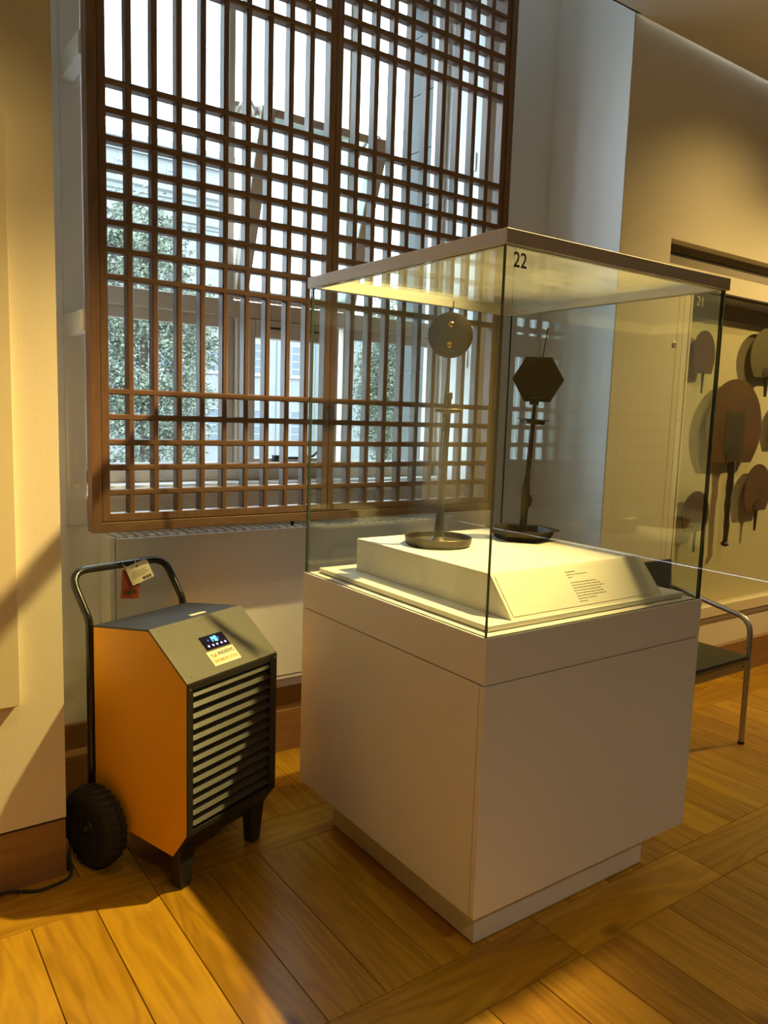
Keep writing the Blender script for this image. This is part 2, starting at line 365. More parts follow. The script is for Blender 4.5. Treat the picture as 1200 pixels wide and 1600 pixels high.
struct(ww.build('wall_window', MT['baywall']), 'white window bay wall')
struct(MB().box(BX1 - 0.004, BX1, YR + 0.002, YW, 0.31, 4.1).build('wall_reveal', MT['baywall']), 'white return wall of the window bay')
sbox('wall_behind', MT['wall'], -3.2, 7.7, -5.3, -5.2, 0, CEIL)
sbox('wall_far_left', MT['wall'], -3.3, -3.2, -5.2, 2.545, 0, CEIL)
sbox('wall_far_right', MT['wall'], 7.7, 7.8, -5.2, 2.575, 0, CEIL)
struct(MB().box(-3.2, 7.7, -5.2, 2.555, CEIL, CEIL + 0.1).build('ceiling', MT['ceiling']), 'plain cream ceiling')
struct(MB().box(BX0, BX1, 2.555, 3.66, 4.1, 4.2).box(BX0, BX1, 2.545, 2.555, CEIL, 4.2).build('ceiling_bay', MT['ceiling']))
# skirtings
struct(MB().box(-3.2, BX0 - 0.002, YL + 0.002, 3.1, 0, 0.196).build('baseboard_left', MT['skirt']), 'oak skirting under the left wall')
struct(MB().box(-3.2, BX0 - 0.006, YL + 0.01, 3.0, 0.196, 0.205).build('gap_shade_strip', MT['gap']))  # dark strip, the shade in the gap above the skirting put in as colour
struct(MB().box(BX1 - 0.01, 7.7, YR - 0.018, YR, 0, 0.205).prism([(YR - 0.018, 0.205), (YR, 0.205), (YR, 0.215)], 0, BX1 - 0.01, 7.7).build('baseboard_right', MT['skirt']), 'oak skirting under the fan showcase')
bw = MB().box(BX0, BX1, 3.02, YW, 0, 0.185).prism([(3.02, 0.185), (YW, 0.185), (YW, 0.212), (3.045, 0.212), (3.02, 0.195)], 0, BX0, BX1).box(BX0, BX1, 3.047, YW, 0.212, 0.31)
struct(bw.build('baseboard_window', MT['skirt']), 'stepped oak skirting under the window')
struct(MB().box(0.705, 0.775, YW - 0.03, YW, 1.10, 4.0).build('trim_2', MT['trimwhite'], bevel=0.003), 'white upright board left of the window')
struct(MB().box(WO[0] - 0.02, WO[1] + 0.0, YW - 0.045, 3.36, 1.195, 1.215).box(WO[0], WO[1], 3.22, 3.36, 1.215, 1.232).build('trim_3', MT['trimwhite'], bevel=0.004), 'white window sill')
# outer stone jamb with joints
oj = MB()
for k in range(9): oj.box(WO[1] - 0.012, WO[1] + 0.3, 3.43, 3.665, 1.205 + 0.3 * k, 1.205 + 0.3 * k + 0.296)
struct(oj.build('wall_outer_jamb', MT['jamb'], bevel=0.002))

# ------------------------------------------------------------------ window
wn = struct(empty('window_1', (1.75, 3.38, 1.2)), 'tall painted window with a tilted hopper pane'); WM['window_1'] = Matrix.Translation((1.75, 3.38, 1.2))
FY0, FY1 = 3.335, 3.415
def wbar(name, *b): return MB().box(*b).build(name, MT['winframe'], wn, bevel=0.005)
wbar('jamb', WO[0], WO[0] + 0.115, FY0, FY1, 1.232, WO[3]); wbar('jamb', WO[1] - 0.045, WO[1], FY0, FY1, 1.232, WO[3])
wbar('head_rail', WO[0], WO[1], FY0, FY1, WO[3] - 0.06, WO[3]); wbar('bottom_rail', WO[0], WO[1], FY0, FY1, 1.232, 1.292)
wbar('transom', WO[0], WO[1], FY0 - 0.01, FY1, 1.975, 2.05)
wbar('mullion', 1.462, 1.505, FY0, FY1, 1.292, WO[3] - 0.06); wbar('mullion', 2.095, 2.155, FY0, FY1, 1.292, WO[3] - 0.06)
wbar('transom', 1.505, 2.095, FY0, FY1, 2.885, 2.908)
# lower casement in the centre
cs = MB().box(1.507, 1.600, 3.305, 3.365, 1.294, 1.972).box(1.985, 2.05, 3.305, 3.365, 1.294, 1.972).box(1.600, 1.985, 3.305, 3.365, 1.89, 1.972).box(1.600, 1.985, 3.305, 3.365, 1.294, 1.335).build('casement_sash', MT['winframe'], wn, bevel=0.006)
MB().box(1.597, 1.988, 3.333, 3.337, 1.333, 1.892).build('pane', MT['wglass'], cs)
MB().box(1.66, 1.73, 3.297, 3.306, 1.935, 1.943).box(1.87, 1.94, 3.297, 3.306, 1.935, 1.943).build('hinge', MT['slotdark'], cs)
st = MB().tube([(1.70, 3.285, 1.335), (1.76, 3.283, 1.337), (1.82, 3.283, 1.337), (1.90, 3.28, 1.345), (1.93, 3.28, 1.37)], 0.006, 8).box(1.69, 1.72, 3.275, 3.305, 1.32, 1.35).build('window_stay', MT['slotdark'], cs)
for (a, b, c0, c1) in ((WO[0] + 0.115, 1.462, 1.292, 1.975), (2.155, WO[1] - 0.045, 1.292, 1.975), (WO[0] + 0.115, 1.462, 2.05, WO[3] - 0.06), (2.155, WO[1] - 0.045, 2.05, WO[3] - 0.06), (1.505, 2.095, 2.908, WO[3] - 0.06)):
    MB().box(a, b, 3.373, 3.377, c0, c1).build('pane', MT['wglass'], wn)
# glazing beads of the side lights
for a, b in ((WO[0] + 0.115, 1.462), (2.155, WO[1] - 0.045)):
    MB().box(a, b, 3.345, 3.372, 1.925, 1.975).box(a, b, 3.345, 3.372, 1.292, 1.315).build('glazing_bead', MT['winframe'], wn, bevel=0.003)
# hopper tilted inwards at the top
ha = math.radians(19.5); hz0 = 2.06; hh = 0.80
HM = Matrix.Translation((0, 3.35, hz0)) @ Matrix.Rotation(ha, 4, 'X')
hp = MB().box(1.50, 1.565, -0.03, 0.03, 0, hh).box(2.08, 2.145, -0.03, 0.03, 0, hh).box(1.565, 2.08, -0.03, 0.03, 0, 0.05).box(1.565, 2.08, -0.03, 0.03, hh - 0.034, hh).xf(HM).build('hopper_sash', MT['winframe'], wn, bevel=0.006)
MB().box(1.56, 2.085, -0.002, 0.002, 0.048, hh - 0.03).xf(HM).build('pane', MT['hglass'], hp)
for X in (1.49, 2.15):
    MB().tube([(X, 3.34, 2.80), (X, 3.25, 2.86), (X, 3.16, 2.85), (X, 3.10, 2.78)], 0.009, 8).build('stay_arm', MT['winframe'], hp)

# ------------------------------------------------------------------ lattice screen
LY0, LY1 = 2.723, 2.778
FX0, FX1, FZ0, FZ1 = 0.7095, 2.596, 1.117, 3.50
ls = thing('lattice_screen', 'tall brown wooden lattice screen of two panels in front of the window', 'window screen', ((FX0 + FX1) / 2, 2.75, FZ0))
fw = 0.034
MB().prism([(FX0, FZ0), (FX1, FZ0), (FX1 - fw, FZ0 + fw), (FX0 + fw, FZ0 + fw)], 1, LY0, LY1).build('frame_rail', MT['lat_h'], ls, bevel=0.002)
MB().prism([(FX0, FZ1), (FX0 + fw, FZ1 - fw), (FX1 - fw, FZ1 - fw), (FX1, FZ1)], 1, LY0, LY1).build('frame_rail', MT['lat_h'], ls, bevel=0.002)
MB().prism([(FX0, FZ0), (FX0 + fw, FZ0 + fw), (FX0 + fw, FZ1 - fw), (FX0, FZ1)], 1, LY0, LY1).build('frame_stile', MT['lat_v'], ls, bevel=0.002)
MB().prism([(FX1, FZ0), (FX1, FZ1), (FX1 - fw, FZ1 - fw), (FX1 - fw, FZ0 + fw)], 1, LY0, LY1).build('frame_stile', MT['lat_v'], ls, bevel=0.002)
BW, BD = 0.0215, 0.041
zrow = [1.255 + 0.0875 * k for k in range(5)] + [1.989 + 0.089 * k for k in range(8)] + [2.994 + 0.0855 * k for k in range(6)]
for (sx0, sx1) in ((FX0 + fw + 0.002, 1.6515), (1.6545, FX1 - fw - 0.002)):
    sz0, sz1 = FZ0 + fw + 0.0025, FZ1 - fw - 0.0025
    sw = 0.0275; y0, y1 = LY0 + 0.006, LY0 + 0.049
    sash = MB().box(sx0, sx0 + sw, y0, y1, sz0, sz1).box(sx1 - sw, sx1, y0, y1, sz0, sz1).box(sx0 + sw, sx1 - sw, y0, y1, sz0, sz0 + 0.0275).box(sx0 + sw, sx1 - sw, y0, y1, sz1 - 0.0275, sz1).build('sash_panel', MT['lat_v'], ls, bevel=0.0015)
    ix0, ix1 = sx0 + sw, sx1 - sw; iz0, iz1 = sz0 + 0.0275, sz1 - 0.0275
    pit = (ix1 - ix0 + BW) / 10
    by0 = y0 + 0.001
    def bar_prof(c, d0):      # bar section with rounded front edges
        h = BW / 2; return [(c - h, d0 + BD), (c - h, d0 + 0.005), (c - h + 0.004, d0), (c + h - 0.004, d0), (c + h, d0 + 0.005), (c + h, d0 + BD)]
    bm_v = None
    for k in range(1, 10):
        cx = ix0 - BW / 2 + pit * k
        if bm_v is None:
            bm_v = MB().prism(bar_prof(0, 0), 2, iz0, iz1).mesh('vertical_bar', MT['lat_v'])
        o = bpy.data.objects.new('vertical_bar', bm_v); COL.objects.link(o); o.parent = sash
        o.matrix_parent_inverse = Matrix.Identity(4); o.location = (cx, by0, 0)
    bm_h = MB().prism([(q[1], q[0]) for q in bar_prof(0, 0)], 0, ix0, ix1).mesh('horizontal_bar', MT['lat_h'])
    for z in zrow:
        if z > iz1: continue
        o = bpy.data.objects.new('horizontal_bar', bm_h); COL.objects.link(o); o.parent = sash; o.location = (0, by0 - 0.0008, z)
for z in (1.842, 2.725):
    MB().box(0.70, 0.745, LY1, YW - 0.03, z - 0.036, z + 0.036).build('wall_bracket', MT['trimwhite'], ls, bevel=0.003)
MB().lathe([(0.006, 0), (0.006, 0.01), (0.009, 0.012), (0.009, 0.02)], (1.50, 2.745, FZ0 - 0.02), 10).build('door_stop', MT['slotdark'], ls)

# small plates and stickers in the bay
for i, (y, z, lab) in enumerate(((3.025 + 0.12, 1.86, 'small pale plate on the bay reveal behind the lattice, the lower one'), (3.025 + 0.12, 2.84, 'small pale plate on the bay reveal behind the lattice, the upper one'))):
    tag(MB().box(WO[1] - 0.006, WO[1], y - 0.05, y + 0.05, z - 0.045, z + 0.045).build('wall_plate', MT['trimwhite'], bevel=0.002), lab, 'plate')
tag(MB().box(0.727, 0.747, YW - 0.0315, YW - 0.03, 1.33, 1.385).build('sticker', MT['paper']), 'upright white sticker on the white board left of the screen', 'sticker')
tag(MB().box(0.724, 0.75, YW - 0.0315, YW - 0.03, 1.243, 1.257).build('sticker', MT['paper']), 'thin white sticker low on the white board left of the screen', 'sticker')
so = thing('wall_socket', 'small pale square outlet on the wall below the sill', 'socket', (1.13, YW, 1.12))
MB().box(1.09, 1.17, YW - 0.012, YW, 1.085, 1.165).build('plate', MT['trimwhite'], so, bevel=0.003)
MB().box(1.105, 1.155, YW - 0.015, YW - 0.012, 1.10, 1.15).build('cover', MT['trimwhite'], so, bevel=0.002)

# ------------------------------------------------------------------ radiator casing under the window
ra = thing('radiator', 'long pale grey radiator casing under the wooden screen', 'radiator', (1.65, 3.0, 0.38))
RX0, RX1, RY0, RZ0, RZ1 = 0.825, 2.52, 2.935, 0.385, 1.062
MB().box(RX0 + 0.025, RX1 - 0.025, RY0, RY0 + 0.012, RZ0 + 0.012, RZ1 - 0.006).build('front_panel', MT['radiator'], ra, bevel=0.003)
MB().box(RX0, RX0 + 0.022, RY0 - 0.002, YW - 0.008, RZ0, RZ1).build('end_panel', MT['radiator'], ra, bevel=0.003)
MB().box(RX1 - 0.022, RX1, RY0 - 0.002, YW - 0.008, RZ0, RZ1).build('end_panel', MT['radiator'], ra, bevel=0.003)
MB().box(RX0 + 0.022, RX1 - 0.022, RY0 + 0.004, RY0 + 0.05, RZ0 - 0.006, RZ0 + 0.008).build('bottom_lip', MT['radiator'], ra, bevel=0.002)
MB().box(RX0 + 0.022, RX1 - 0.022, RY0 + 0.02, YW - 0.01, RZ1 - 0.06, RZ1 - 0.05).build('inner_tray', MT['slotdark'], ra)
ms = MB().box(-0.012, 0.012, RY0 + 0.014, YW - 0.010, RZ1 - 0.012, RZ1).mesh('grille_slat', MT['radiator'])
for k in range(40):
    o = bpy.data.objects.new('grille_slat', ms); COL.objects.link(o); o.location = (RX0 + 0.045 + k * 0.0412, 0, 0)
    attach(o, ra)
MB().box(RX0 + 0.022, RX1 - 0.022, RY0 + 0.05, YW - 0.008, 0.325, 0.36).build('pipe_cover', MT['radiator'], ra)

# ------------------------------------------------------------------ display case
CX0, CX1, CY0, CY1 = 1.384, 2.367, 1.454, 2.440
ZT, ZG, ZL = 0.9725, 0.841, 0.169
dc = thing('display_case', 'square white freestanding showcase number 22 with a tall glass box', 'display case', ((CX0 + CX1) / 2, (CY0 + CY1) / 2, 0))
pi_ = 0.094
MB().box(CX0 + pi_, CX1 - pi_, CY0 + pi_, CY1 - pi_, 0.004, ZL).build('plinth', MT['case'], dc, bevel=0.003)
MB().box(CX0 + 0.02, CX1 - 0.002, CY0 + 0.02, CY1 - 0.002, ZL, ZG + 0.03).build('body_core', MT['case'], dc)
MB().box(CX0, CX1, CY0, CY0 + 0.0195, ZL - 0.001, ZG - 0.002).build('front_panel', MT['case'], dc, bevel=0.0015)
MB().box(CX0, CX0 + 0.0195, CY0 + 0.0225, CY1, ZL - 0.001, ZG - 0.002).build('door', MT['case'], dc, bevel=0.0015)
MB().box(CX0, CX1, CY0, CY1, ZG + 0.002, ZT).build('top_band', MT['case'], dc, bevel=0.0015)
gi, gt = 0.005, 0.0095; GZ0, GZ1 = ZT + 0.0005, 1.986
gx0, gx1, gy0, gy1 = CX0 + gi, CX1 - gi, CY0 + gi, CY1 - gi
gm = [MT['cglass'], MT['cedge']]
g1 = pane(MB(), gx0, gx1, gy0, gy0 + gt, GZ0, GZ1, 1).build('glass_pane', gm, dc)
pane(MB(), gx0, gx1, gy1 - gt, gy1, GZ0, GZ1, 1).build('glass_pane', gm, dc)
pane(MB(), gx0, gx0 + gt, gy0 + gt + 0.0005, gy1 - gt - 0.0005, GZ0, GZ1, 0).build('glass_pane', gm, dc)
pane(MB(), gx1 - gt, gx1, gy0 + gt + 0.0005, gy1 - gt - 0.0005, GZ0, GZ1, 0).build('glass_pane', gm, dc)
text_obj('case_number', '22', 0.0535, frame_m((1.438, gy0 - 0.0006, 1.951), (1, 0, 0), (0, 0, 1)), MT['greyink'], g1, width=0.047, bold=0.0006)['label'] = 'dark number 22 on the glass'
lx0, lx1, ly0, ly1 = CX0 - 0.004, CX1 + 0.004, CY0 - 0.004, CY1 + 0.004; lw_ = 0.034; LZ0, LZ1 = 1.9865, 2.0235
lid = MB()
for q in ((lx0, lx1, ly0, ly0 + lw_), (lx0, lx1, ly1 - lw_, ly1), (lx0, lx0 + lw_, ly0 + lw_, ly1 - lw_), (lx1 - lw_, lx1, ly0 + lw_, ly1 - lw_)):
    lid.box(*q, LZ0, LZ1)
lid_o = lid.build('lid_frame', MT['case'], dc, bevel=0.0012)
MB().box(lx0 + lw_ - 0.004, lx1 - lw_ + 0.004, ly0 + lw_ - 0.004, ly1 - lw_ + 0.004, LZ1 - 0.012, LZ1 - 0.006).build('lid_glass', MT['lidglass'], lid_o)
# tray and display block
ty = thing('case_tray', 'low cream tray lying inside the glass showcase', 'tray', (1.875, 1.95, ZT))
MB().box(1.428, 2.323, 1.497, 2.40, 0.976, 0.991).build('tray_board', MT['plinthw'], ty, bevel=0.001)
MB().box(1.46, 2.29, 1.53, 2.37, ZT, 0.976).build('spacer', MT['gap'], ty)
db = thing('display_block', 'cream block with a sloping text front inside the glass showcase', 'display block', (1.875, 1.95, 0.991))
BZ0, BZ1 = 0.991, 1.108
prof = [(1.508, BZ0), (2.305, BZ0), (2.305, BZ1), (1.607, BZ1)]
MB().prism(prof, 0, 1.527, 2.222).build('block_body', MT['plinthw'], db, bevel=0.002)
sv = Vector((0, 1.607 - 1.508, BZ1 - BZ0)); sl = sv.length; su = sv.normalized()
FM = frame_m((1.527, 1.508, BZ0), (1, 0, 0), tuple(su))
lp = MB().box(0.012, 0.683, 0.010, sl - 0.010, 0.0, 0.0018).xf(FM).build('label_plate', MT['plinthw'], db, bevel=0.0005)
tx = MB()
lr = random.Random(3)
y = sl - 0.030
rows = [(0.300, 0.046, 1), (0.300, 0.095, 0), (0.300, 0.022, 0), None, (0.300, 0.118, 0), (0.300, 0.134, 0), (0.300, 0.144, 0), (0.300, 0.124, 0), (0.300, 0.131, 0), (0.300, 0.136, 0), (0.300, 0.082, 0), (0.300, 0.036, 0)]
for r in rows:
    if r:
        x = r[0]; end = r[0] + r[1]
        while x < end:
            wl = lr.uniform(0.007, 0.022); e = min(x + wl, end); tx.box(x, e, y, y + (0.0034 if r[2] else 0.0024), 0.0019, 0.0022); x = e + 0.0025
    y -= 0.0092
tx.xf(FM).build('label_text', MT['greyink'], lp)['label'] = 'small grey printed caption'

# ------------------------------------------------------------------ two candlesticks
def facing(x, y): a = math.atan2(-y, -x); return a      # towards the gallery side
c1 = Vector((1.712, 2.07, BZ1))
k1 = thing('candlestick', 'dark bronze candlestick with a round disc above a round dish', 'candlestick', tuple(c1), 0, 'bronze candlesticks in the showcase')
MB().lathe([(0.095, 0), (0.108, 0.001), (0.116, 0.010), (0.118, 0.030), (0.116, 0.032), (0.112, 0.030), (0.108, 0.013), (0.09, 0.008), (0.05, 0.009), (0.034, 0.014), (0.028, 0.022), (0.022, 0.03), (0.0, 0.032)], c1, 48).build('base_dish', MT['bronze'], k1, smooth=True)
fa = facing(c1.x, c1.y); fd = Vector((math.cos(fa), math.sin(fa), 0)); fr = Vector((-fd.y, fd.x, 0))   # fd towards the gallery, fr to its right
pole = [(0.021, 0.026), (0.0165, 0.05), (0.0145, 0.075), (0.0135, 0.12), (0.013, 0.17), (0.0135, 0.20), (0.0145, 0.225), (0.0130, 0.25), (0.0115, 0.30), (0.0105, 0.36), (0.0100, 0.42), (0.0095, 0.465)]
LN = 0.036
MB().tube([c1 + fr * (LN * h) + Vector((0, 0, h)) for rr, h in pole], [rr for rr, h in pole], 20).build('pole', MT['bronze'], k1, smooth=True)
MB().lathe([(0.010, 0.458), (0.045, 0.464), (0.047, 0.472), (0.045, 0.474), (0.040, 0.470), (0.010, 0.470)], c1 + fr * (LN * 0.47), 32).build('drip_pan', MT['bronze'], k1, smooth=True)
MB().lathe([(0.0085, 0.465), (0.0085, 0.505), (0.0115, 0.508), (0.0115, 0.528), (0.009, 0.53)], c1 + fr * (LN * 0.50), 16).build('candle_socket', MT['bronze'], k1, smooth=True)
rod = [c1 + fr * o + Vector((0, 0, h)) for o, h in ((-0.006, 0.27), (-0.003, 0.36), (0.001, 0.45), (0.006, 0.55), (0.011, 0.64), (0.015, 0.73), (0.020, 0.836))]
ro = c1 + fr * 0.001
MB().tube(rod, [0.0030, 0.0032, 0.0032, 0.0030, 0.0028, 0.0024, 0.0018], 8).build('adjusting_rod', MT['bronze'], k1, smooth=True)
MB().tube([ro + Vector((0, 0, 0.445)), ro + Vector((0, 0, 0.455))], 0.0065, 8).build('rod_clip', MT['bronze'], k1)
MB().tube([c1 - fr * 0.006 + Vector((0, 0, 0.40)), c1 + fr * 0.014 + Vector((0, 0, 0.40))], 0.004, 8).build('rod_guide', MT['bronze'], k1)
dcn = c1 + fr * 0.013 + fd * 0.006 + Vector((0, 0, 0.721))
DM = frame_m(tuple(dcn), tuple(fr), (0, 0, 1))
disc = MB().lathe([(0.0745, -0.0025), (0.0765, -0.001), (0.0765, 0.0015), (0.0745, 0.0025)], (0, 0, 0), 56).xf(DM).build('reflector_disc', MT['bronze'], k1, smooth=True)
for dz in (0.037, -0.032):
    MB().lathe([(0.011, 0.002), (0.0105, 0.005), (0.008, 0.008), (0.004, 0.0098), (0.0, 0.010)], (-0.002 if dz < 0 else 0.001, dz, 0), 20).xf(DM).build('boss', MT['brass'], disc, smooth=True)

c2 = Vector((2.10, 2.045, BZ1))
k2 = thing('candlestick', 'dark bronze candlestick with a hexagonal plate above a hexagonal dish', 'candlestick', tuple(c2), 0, 'bronze candlesticks in the showcase')
fa2 = facing(c2.x, c2.y); gd = Vector((math.cos(fa2), math.sin(fa2), 0)); gr = Vector((-gd.y, gd.x, 0))
def hexlathe(prof, M): return MB().lathe(prof, (0, 0, 0), 6).xf(M)
HB = frame_m(tuple(c2), tuple(gr), tuple(gd * -1))       # local x right, y away, z up
hexlathe([(0.085, 0), (0.103, 0.003), (0.113, 0.018), (0.116, 0.032), (0.137, 0.037), (0.137, 0.041), (0.112, 0.038), (0.100, 0.014), (0.03, 0.011), (0.0, 0.011)], HB).build('base_dish', MT['bronze'], k2, bevel=0.001)
pp = [(0.000, 0.010, 0.020), (0.000, 0.03, 0.0165), (0.001, 0.06, 0.0145), (0.002, 0.095, 0.0135), (0.004, 0.125, 0.0145), (0.004, 0.155, 0.0165), (0.003, 0.185, 0.0170), (0.004, 0.215, 0.0145), (0.007, 0.25, 0.0115), (0.010, 0.30, 0.0098), (0.013, 0.36, 0.0088), (0.015, 0.405, 0.0085), (0.017, 0.44, 0.0085)]
MB().tube([c2 + gr * (a + 0.001) + Vector((0, 0, h)) for a, h, r in pp], [r for a, h, r in pp], 16).build('pole', MT['bronze'], k2, smooth=True)
MB().tube([c2 + gr * (0.022 - 0.012) + Vector((0, 0, 0.118)), c2 + gr * 0.021 + Vector((0, 0, 0.126)), c2 + gr * 0.024 + Vector((0, 0, 0.145)), c2 + gr * 0.022 + Vector((0, 0, 0.165)), c2 + gr * 0.012 + Vector((0, 0, 0.170))], [0.004, 0.006, 0.0065, 0.006, 0.004], 10).build('pole_knob', MT['bronze'], k2, smooth=True)
PMx = frame_m(tuple(c2 + gr * 0.017 + Vector((0, 0, 0.440))), tuple((gr * 0.995 - Vector((0, 0, 0.06))).normalized()), tuple(gd * -1))
hexlathe([(0.036, -0.010), (0.043, -0.008), (0.045, 0.004), (0.058, 0.0065), (0.058, 0.009), (0.044, 0.007), (0.0, 0.004)], PMx).build('drip_pan', MT['bronze'], k2)
MB().tube([c2 + gr * 0.017 + Vector((0, 0, 0.445)), c2 + gr * 0.019 + Vector((0, 0, 0.50))], [0.0075, 0.0065], 12).build('candle_socket', MT['bronze'], k2, smooth=True)
hc = c2 + gr * 0.0275 + gd * 0.002 + Vector((0, 0, 0.594))
HM2 = frame_m(tuple(hc), tuple((gr - Vector((0, 0, 0.012))).normalized()), (0, 0, 1))
MB().prism([(0.094 * math.cos(a * PI / 3), 0.094 * math.sin(a * PI / 3)) for a in range(6)], 2, -0.002, 0.002).xf(HM2).build('reflector_plate', MT['bronze'], k2, bevel=0.0008)
MB().box(-0.0265, 0.0075, -0.093, -0.067, -0.006, 0.008).xf(HM2).build('plate_clip', MT['bronze'], k2, bevel=0.001)
MB().tube([hc + gr * 0.002 + Vector((0, 0, -0.075)) - gd * 0.004, hc + gr * 0.013 + Vector((0, 0, 0.085)) - gd * 0.004, hc + gr * 0.024 + Vector((0, 0, 0.172)) - gd * 0.004, hc + gr * 0.025 + Vector((0, 0, 0.173)) - gd * 0.004, hc + gr * 0.026 + Vector((0, 0, 0.185)) - gd * 0.004], [0.002, 0.0026, 0.0018, 0.0038, 0.0034], 8).build('adjusting_rod', MT['bronze'], k2, smooth=True)

# ------------------------------------------------------------------ dehumidifier
DO, DT = (0.8525, 2.2128), 0.3867
dh = thing('dehumidifier', 'orange and black dehumidifier on two wheels beside the glass showcase', 'dehumidifier', (DO[0], DO[1], 0), DT)
def B(mb, name, mat, parent=dh, **k): return mb.build(name, mat, parent, local=True, **k)
DW = 0.418
A, Bp, C_, D_, E_, F_ = (0.448, 0.817), (0.174, 0.850), (0.0, 0.708), (0.0, 0.207), (0.0625, 0.117), (0.448, 0.150)
side = [A, Bp, C_, D_, E_, F_]
core = [(0.442, 0.810), (0.176, 0.842), (0.012, 0.706), (0.012, 0.212), (0.066, 0.124), (0.442, 0.156)]
B(MB().prism(core, 0, 0.004, DW - 0.004), 'body_core', MT['black'])
def sidepoly(off): # side panel slightly inset from the black edges
    cx = sum(p[0] for p in side) / 6; cz = sum(p[1] for p in side) / 6
    return [(cx + (p[0] - cx) * off, cz + (p[1] - cz) * off) for p in side]
B(MB().prism(sidepoly(0.993), 0, -0.0015, 0.004), 'side_panel', MT['orange'], bevel=0.0012)
B(MB().prism(sidepoly(0.993), 0, DW - 0.004, DW + 0.0015), 'side_panel', MT['orange'], bevel=0.0012)
e = 0.0035
top = B(MB().prism([(0.448, 0.812), (0.174, 0.845), (0.174, 0.851), (0.448, 0.818)], 0, -0.002, DW + 0.002), 'top_cover', MT['black'], bevel=0.0015)
# lifting slot plate on the top
TM = frame_m((0.245, 0.212, 0.8478), (1, 0, 0), (0, 0.274, -0.033))
B(MB().box(-0.035, 0.035, -0.008, 0.008, -0.001, 0.0016).xf(TM), 'top_label', MT['paper'], top)
# sloping control panel
cv = Vector((0, Bp[0] - C_[0], Bp[1] - C_[1])); cl = cv.length; cu_ = cv.normalized()
CM = frame_m((0, C_[0], C_[1]), (1, 0, 0), tuple(cu_))
cp = B(MB().box(-0.002, DW + 0.002, -0.001, cl + 0.001, -0.004, 0.0022).xf(CM), 'control_panel', MT['grey_hammer'], bevel=0.0012)
dsp = B(MB().box(0.150, 0.258, cl * 0.395, cl * 0.64, 0.002, 0.0036).xf(CM), 'display', MT['panelblk'], cp, bevel=0.0006)
cxm, cym = 0.204, cl * 0.55
seg = MB()
def segbox(x, y0, y1, wd=0.0016): seg.box(x - wd / 2, x + wd / 2, y0, y1, 0.0037, 0.0040)
for i, dx in enumerate((-0.010, 0.001, 0.012)):
    X = cxm + dx; y0 = cym - 0.009; y1 = cym + 0.011; ym = (y0 + y1) / 2
    if i == 0: segbox(X + 0.003, y0, y1)
    else:
        segbox(X - 0.003, y0 if i == 2 else ym, y1); segbox(X + 0.003, y0, y1)
        for yy in ((ym,) if i == 1 else (y0, y1)): seg.box(X - 0.003, X + 0.003, yy - 0.0008, yy + 0.0008, 0.0037, 0.0040)
B(seg.xf(CM), 'digits', MT['ledcyan'], cp)
B(MB().box(cxm - 0.026, cxm - 0.022, cym - 0.002, cym + 0.003, 0.0037, 0.0040).box(cxm + 0.022, cxm + 0.0235, cym - 0.004, cym + 0.006, 0.0037, 0.0040).xf(CM), 'indicator', MT['ledblue'], cp)
for k, dx in enumerate((-0.036, -0.016, 0.002, 0.022, 0.040)):
    B(MB().lathe([(0.0045, 0.0037), (0.0045, 0.0039), (0.0028, 0.0039), (0.0028, 0.0037)], (cxm + dx, cl * 0.455, 0), 14).xf(CM), 'button', MT['icon'], cp)
sk = B(MB().box(0.140, 0.262, cl * 0.115, cl * 0.370, 0.002, 0.0030).xf(CM), 'maker_sticker', MT['paper'], cp, bevel=0.0005)
sk['label'] = 'cream maker sticker with black and orange lettering'
text_obj('sticker_name', 'ANDREWS', 0.020, CM @ Matrix.Translation((0.218, cl * 0.297, 0.0032)), MT['ink'], cp, width=0.074, local=True, bold=0.0004)
text_obj('sticker_line', 'DEHUMIDIFICATION', 0.017, CM @ Matrix.Translation((0.201, cl * 0.185, 0.0032)), MT['oink'], cp, width=0.106, local=True, bold=0.0004)
B(MB().add([(0.146, cl * 0.30, 0.0031), (0.153, cl * 0.285, 0.0031), (0.165, cl * 0.315, 0.0031), (0.154, cl * 0.305, 0.0031)], [(0, 1, 2, 3)]).xf(CM), 'sticker_bird', MT['ink'], cp)
B(MB().add([(0.150, cl * 0.255, 0.0031), (0.174, cl * 0.255, 0.0031), (0.174, cl * 0.325, 0.0031), (0.162, cl * 0.29, 0.0031)], [(0, 1, 2, 3)]).xf(CM), 'sticker_flame', MT['oink'], cp)
for (a, b) in ((0.03, 0.93), (0.21, 0.93), (0.37, 0.93), (0.03, 0.08), (0.30, 0.08)):
    B(MB().lathe([(0.0035, 0.0022), (0.003, 0.0034), (0.0, 0.0036)], (a, cl * b, 0), 10).xf(CM), 'screw', MT['grey_hammer'], cp)
# front frame and louvres
ff = MB()
for q in ((-0.001, 0.022, 0.205, 0.706), (DW - 0.034, DW + 0.001, 0.205, 0.706), (0.022, DW - 0.034, 0.684, 0.706), (0.022, DW - 0.034, 0.205, 0.222)):
    ff.box(q[0], q[1], -0.004, 0.012, q[2], q[3])
fr_o = B(ff, 'front_frame', MT['black'], bevel=0.001)
NS = 13; pz = (0.684 - 0.222) / NS
sm = MB().add([(0.022, 0.0105, 0.0), (DW - 0.034, 0.0105, 0.0), (DW - 0.034, -0.006, -pz * 0.47), (0.022, -0.006, -pz * 0.47), (0.022, 0.0118, -0.001), (DW - 0.034, 0.0118, -0.001), (DW - 0.034, -0.0045, -pz * 0.51), (0.022, -0.0045, -pz * 0.51)],
              [(0, 1, 2, 3), (7, 6, 5, 4), (0, 4, 5, 1), (3, 2, 6, 7), (0, 3, 7, 4), (1, 5, 6, 2)]).mesh('louvre_slat', MT['louvre'])
